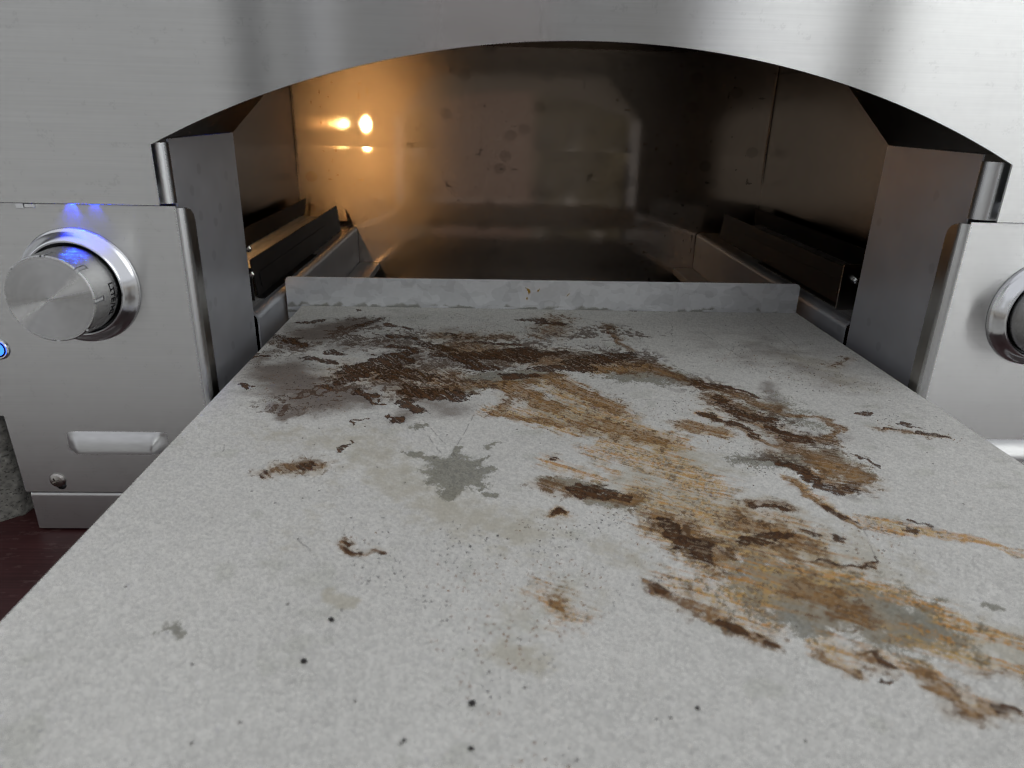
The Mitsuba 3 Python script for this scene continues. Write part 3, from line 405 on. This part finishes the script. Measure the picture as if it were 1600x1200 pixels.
# knobs
def knob(x, z, lit):
    K = key_of('control_knob', O)
    labels[K] = {'label': ('left' if x < 0 else 'right') + ' control knob' + (' lit blue from above' if lit else ' cut by the frame')}
    bez = lathe([(0.0320, 0.0005), (0.0318, 0.0090), (0.0324, 0.0101), (0.0334, 0.0104), (0.0345, 0.0098), (0.0365, 0.0070), (0.0385, 0.0042), (0.0397, 0.0034), (0.0406, 0.0026), (0.0410, 0.0012), (0.0410, 0.0002)], 160)
    obj('bezel', facing(bez, x, -0.0002, z), 'chrome', K, smooth=30)
    obj('well', facing(lathe([(0, 0.0006), (0.0319, 0.0006)], 64), x, -0.0002, z), 'black_paint', K)
    R1, R0, D0, D1 = 0.0290, 0.0304, 0.0068, 0.0385
    body = m3.Manifold.revolve(m3.CrossSection([[(0, D0), (R0, D0), (R0 + (R1 - R0) * 0.96, D1 - 0.0008), (R1 - 0.0006, D1), (0, D1)]]), 200)
    for i in range(8):
        a = math.radians(-2 + 45 * i)
        slot = m3.Manifold.hull_points(np.array([[r, w, h] for r in (R1 - 0.0012, R0 + 0.004) for w in (-0.0017, 0.0017) for h in (D1 - 0.011, D1 + 0.002)]))
        body -= slot.rotate([0, 0, math.degrees(a)])
    side = as_tri(body)
    obj('cap', facing(side, x, 0.0, z), 'knob_side', K, smooth=28)
    for i in range(8):            # raised index bars in the slots
        a = math.radians(-2 + 45 * i)
        bar = m3.Manifold.hull_points(np.array([[r, w, h] for r in (R1 - 0.002, R1 + 0.0003) for w in (-0.0009, 0.0009) for h in (D1 - 0.0098, D1 - 0.0008)])).rotate([0, 0, math.degrees(a)])
        obj('index_bar', facing(as_tri(bar), x, 0.0, z), 'chrome', K)
    # turned face with its ring-wise brushing
    n, rr = 240, np.array([0.00004, 0.001, 0.003, 0.006, 0.010, 0.014, 0.018, 0.022, 0.026, R1 - 0.0010])
    th = np.linspace(0, 2 * math.pi, n + 1)
    v = np.array([[r * math.cos(t), r * math.sin(t), D1 + 0.00005 + 0.0002 * (1 - (r / R1) ** 2)] for r in rr for t in th])
    uv = np.array([[t / (2 * math.pi), r] for r in rr for t in th])
    f = []
    for i in range(len(rr) - 1):
        for j in range(n):
            a, b = i * (n + 1) + j, (i + 1) * (n + 1) + j
            f += [[a, b, b + 1], [a, b + 1, a + 1]]
    face = facing(trimesh.Trimesh(v, f, process=False), x, 0.0, z)
    obj('face', face, 'knob_face', K, smooth=True, uv=uv)
    if lit:
        # lettering wrapped on the cap's side, read downward on its right
        tm = meshkit.text_mesh('LITE/HI', 0.0046, 0.0004, bold=True); w = tm.bounds[1][0]
        vv, ff = trimesh.remesh.subdivide_to_size(tm.vertices, tm.faces, 0.0006); tm = trimesh.Trimesh(vv, ff, process=False); v = tm.vertices.copy()
        a = math.radians(-9) - (v[:, 0] - w / 2) / R0
        hh = 0.0192 - v[:, 1]
        rad = R0 + (R1 - R0) * (hh - D0) / (D1 - D0) - 0.00012 + v[:, 2]
        tm.vertices = np.stack([rad * np.cos(a), rad * np.sin(a), hh], -1); 
        obj('lettering', facing(tm, x, 0.0, z), 'ink', K)
        a = math.radians(-7)
        dotm = trimesh.creation.cylinder(0.0013, 0.0004, sections=20); dotm.apply_transform(trimesh.transformations.rotation_matrix(math.pi / 2, (0, 1, 0)))
        dotm.apply_translation((R0 - 0.0001, 0, 0.0118)); dotm.apply_transform(trimesh.transformations.rotation_matrix(a, (0, 0, 1)))
        obj('dot_mark', facing(dotm, x, 0.0, z), 'ink', K)
        for lx, pw in ((-0.3490, 1.0), (-0.3335, 0.35)):
            kk = key_of('indicator_light', K)
            scene[kk] = mikit.ply(bx(lx - 0.0011, lx + 0.0011, -0.0034, -0.0022, 0.1347, 0.1355), None, emitter={'type': 'area', 'radiance': {'type': 'rgb', 'value': [14.0 * pw, 110.0 * pw, 3600.0 * pw]}})
            obj('added_blinder', cat(bx(lx - 0.0023, lx - 0.0019, -0.0043, -0.0003, 0.1316, 0.1364), bx(lx + 0.0017, lx + 0.0021, -0.0043, -0.0003, 0.1308, 0.1364)), 'side_steel', K)  # walls added only to keep the blue light off the stone
        labels[K + '__indicator_light'] = {'label': 'small blue light under the lip of the upper panel'}
    return K
knob(-0.3535, 0.0727, True)
knob(0.3506, 0.0640, False)
# push button at the frame's left edge
Bn = key_of('ignition_button', O); labels[Bn] = {'label': 'round button with a blue lit centre at the left edge'}
bxx, bz = -0.4228, 0.0245
obj('ring', facing(lathe([(0.0060, 0.0005), (0.0063, 0.0016), (0.0070, 0.0019), (0.0080, 0.0013), (0.0084, 0.0001)], 64), bxx, 0, bz), 'chrome', Bn, smooth=30)
obj('collar', facing(lathe([(0.0048, 0.0018), (0.0060, 0.0014), (0.0060, 0.0002)], 48), bxx, 0, bz), 'black_paint', Bn)
lens = facing(lathe([(0, 0.0036), (0.0030, 0.0034), (0.0046, 0.0028), (0.0050, 0.0018), (0.0050, 0.0008)], 48), bxx, 0, bz)
if (lens.face_normals[:, 1] * lens.area_faces).sum() > 0: lens.invert()
scene[Bn + '__lens'] = mikit.ply(lens, None, smooth=30, emitter={'type': 'area', 'radiance': {'type': 'rgb', 'value': [0.02, 0.11, 0.95]}})
# pressed louvres
def louvre(x0, x1):
    nx, nz = 90, 26
    X, Z = np.meshgrid(np.linspace(x0, x1, nx), np.linspace(LZ0, LZ1, nz))
    e = np.clip(np.minimum(X - x0, x1 - X) / 0.013, 0, 1); e = e * e * (3 - 2 * e)
    t = (LZ1 - Z) / (LZ1 - LZ0)
    bul = np.sin(np.clip(t / 0.93, 0, 1) * math.pi / 2) ** 0.85
    Y = 0.0002 - 0.0078 * e * bul
    v = np.stack([X, Y, Z], -1).reshape(-1, 3)
    f = [[i * nx + j, i * nx + j + 1, (i + 1) * nx + j + 1, (i + 1) * nx + j] for i in range(nz - 1) for j in range(nx - 1)]
    f = np.array(f); return trimesh.Trimesh(v, np.vstack([f[:, [0, 1, 2]], f[:, [0, 2, 3]]]), process=False)
obj('vent_louvre', louvre(-0.3895, -0.3105), 'louvre_steel', O, smooth=50, brush='x')
obj('vent_louvre', louvre(0.3105, 0.3895), 'louvre_steel', O, smooth=50, brush='x')
# cross-head screw and the slot behind it
sc = m3.Manifold.revolve(m3.CrossSection([[(0, 0), (0.0059, 0), (0.0059, 0.0006), (0.0048, 0.0021), (0.0026, 0.0030), (0, 0.0033)]]), 48)
for a in (25, 115):
    sc -= m3.Manifold.cube([0.0066, 0.0013, 0.0046], True).translate([0, 0, 0.0034]).rotate([0, 0, a])
obj('screw', facing(as_tri(sc), -0.4030, -0.0002, -0.0846), 'screw_steel', O, smooth=30)
# bottom trim under the control panel, a folded box
tr = [(-0.0075, -0.1305), (-0.0045, -0.1000), (-0.0025, -0.0978), (0.03, -0.0975)]
trim = sheet([(0.0028, -0.1306), (0.0028, -0.1004)] + [(0.0028 + 0.003 * (1 - math.cos(a)), -0.1004 + 0.003 * math.sin(a)) for a in np.linspace(.2, math.pi / 2, 8)] + [(0.03, -0.0974)], 0.0014)
obj('bottom_trim', extr_yz(trim, -0.4285, 0.4285), 'brushed_steel', O, smooth=40, brush='x')
obj('trim_end', bx(-0.4285, -0.4270, 0.0036, 0.06, -0.1304, -0.0985), 'side_steel', O)
obj('inner_body', bx(-0.427, -0.30, 0.012, 0.06, -0.1300, 0.128), 'side_steel', O)
obj('inner_body', bx(0.30, 0.427, 0.012, 0.06, -0.1300, 0.128), 'side_steel', O)
obj('outer_body', cat(bx(-0.56, -0.558, -0.0043, 0.75, 0.1317, 0.62), bx(0.558, 0.56, -0.0043, 0.75, 0.1317, 0.62), bx(-0.56, 0.56, -0.0016, 0.75, 0.620, 0.622), bx(-0.56, 0.56, 0.748, 0.75, -0.13, 0.6198)), 'side_steel', O)
obj('seam_clip', cat(bx(-0.3855, -0.3805, -0.0022, -0.0002, 0.1262, 0.1298, .0003), bx(-0.3795, -0.3735, -0.0024, -0.0002, 0.1268, 0.1296, .0003)), 'chrome', O)

# ---------------------------------------------------------------- tray, stone, crumbs
Tk = tag('stone_tray', 'steel sliding tray under the baking stone with an upright lip at its back', 'tray')
lip = Polygon([(-0.2755, -0.018), (0.2670, -0.018), (0.2670, 0.0255)] + arc(0.2620, 0.0262, 0.005, 0, 90, 8) + arc(-0.2702, 0.0250, 0.005, 90, 180, 8))
k = obj('lip', extr_xz(lip, 0.2232, 0.2246), 'lip_steel', Tk); labels[k] = {'label': 'upright steel lip with dull patches and orange food marks'}
obj('pan', bx(-0.258, 0.2655, -0.365, 0.2230, -0.0195, -0.0165, 0.0005), 'side_steel', Tk)
obj('baking_stone', bx(-0.2604, 0.2680, -0.375, 0.2215, -0.0163, 0.0, 0.0012), 'stone', smooth=False)
tag('baking_stone', 'pale grey baking stone streaked with brown and golden burnt grease', 'baking stone')

k = 'concrete_block'
blk = trimesh.creation.box((0.20, 0.18, 0.1015)).subdivide().subdivide().subdivide().subdivide().subdivide()
v = blk.vertices.copy(); q = v / np.array([0.10, 0.09, 0.05075])
corner = np.clip(np.abs(q[:, 0]) + np.abs(q[:, 1]) - 1.86, 0, 1)[:, None]
nn = meshkit.fbm(v * 90, 4, 5)[:, None] - 0.5
v = v - np.sign(q) * np.array([1, 1, 0]) * corner * 0.05 + v / np.linalg.norm(v, axis=1, keepdims=True) * nn * 0.007
v += np.array([-0.5545, 0.104, -0.133 + 0.0495])
blk.vertices = v
obj(k, blk, 'concrete', smooth=60); tag(k, 'rough grey concrete block standing on the maroon counter left of the oven', 'concrete block')

CR = [(-0.1273, -0.2634, 1.5), (-0.0687, -0.307, 1.6), (-0.1328, -0.2865, 1.5), (0.0111, -0.3095, 1.0), (-0.0909, -0.3222, 1.0), (-0.0685, -0.3256, 1.1), (-0.0585, -0.2022, 0.8), (-0.0719, -0.2115, 0.9)]
CL = ['black round crumb on the pale stone, left of centre near the front', 'large black crumb nearest the middle of the front edge', 'black oval crumb in front of the round one at left', 'small dark crumb on the front right of the stone', 'tiny crumb left of the large one at the front', 'dark brown crumb at the very front of the stone', 'tiny black crumb beside the rust specks in the middle', 'tiny black crumb behind the speckled patch']
for (x, y, r), lb in zip(CR, CL):
    c = trimesh.creation.icosphere(3, r / 1450); vv = c.vertices
    c.vertices = vv * (1 + 0.7 * (meshkit.noise(vv * 900 + r * 7 + x * 100, 3)[:, None] - 0.5)) * np.array([1.15, 0.95, 0.75])
    c.apply_translation((x, y, -c.bounds[0][2] * 0 + 0.00055 * r))
    tag(obj('crumb', c, 'crumb_black', smooth=True), lb, 'crumb', 'burnt crumbs on the baking stone')

# ---------------------------------------------------------------- what the steel mirrors: the yard in front of the oven
def post(x, y, w, h, m, lb):
    tag(obj('garden_post', bx(x - w / 2, x + w / 2, y - w / 2, y + w / 2, -0.949, h, 0.004), m), lb, 'post')
VX, VY = -0.0647, 0.4956          # the camera's mirror image in the front panel
def at_tan(t, y): return VX + t * (VY - y)
post(at_tan(-0.312, -1.6), -1.6, 0.064, 2.4, 'post_paint', 'dark post in front of the pale garden wall')
post(at_tan(-0.247, -1.6), -1.6, 0.040, 2.4, 'post_paint', 'thin dark post right of the gap in the wall')
post(at_tan(0.505, -2.6), -2.6, 0.15, 2.4, 'grey_paint', 'pale post before the open side of the yard')
w0 = at_tan(-0.255, -3.9)
tag(obj('garden_wall', bx(-9, w0, -4.1, -3.9, -0.949, 2.6), 'render_wall'), 'tall pale rendered wall left of the yard', 'wall')
tag(obj('added_fence', bx(at_tan(-0.10, -4.4), at_tan(0.075, -4.4), -4.5, -4.4, -0.949, 1.9), 'timber'), 'brown board fence behind the photographer\'s place', 'fence')  # unseen, added so the steel mirrors brown where the photographer would stand
hg = []
for i in range(1800):
    x, y, z = rng.uniform(at_tan(-0.20, -5.2), at_tan(0.27, -5.2)), rng.uniform(-5.7, -5.0), rng.uniform(-0.9, 2.0)
    t = trimesh.creation.box((0.16, 0.16, 0.02)); t.apply_transform(trimesh.transformations.random_rotation_matrix(rng.random(3))); t.apply_translation((x, y, z)); hg.append(t)
obj('hedge', trimesh.util.concatenate(hg), 'leaf'); tag('hedge', 'dry olive brown hedge across the yard', 'hedge')
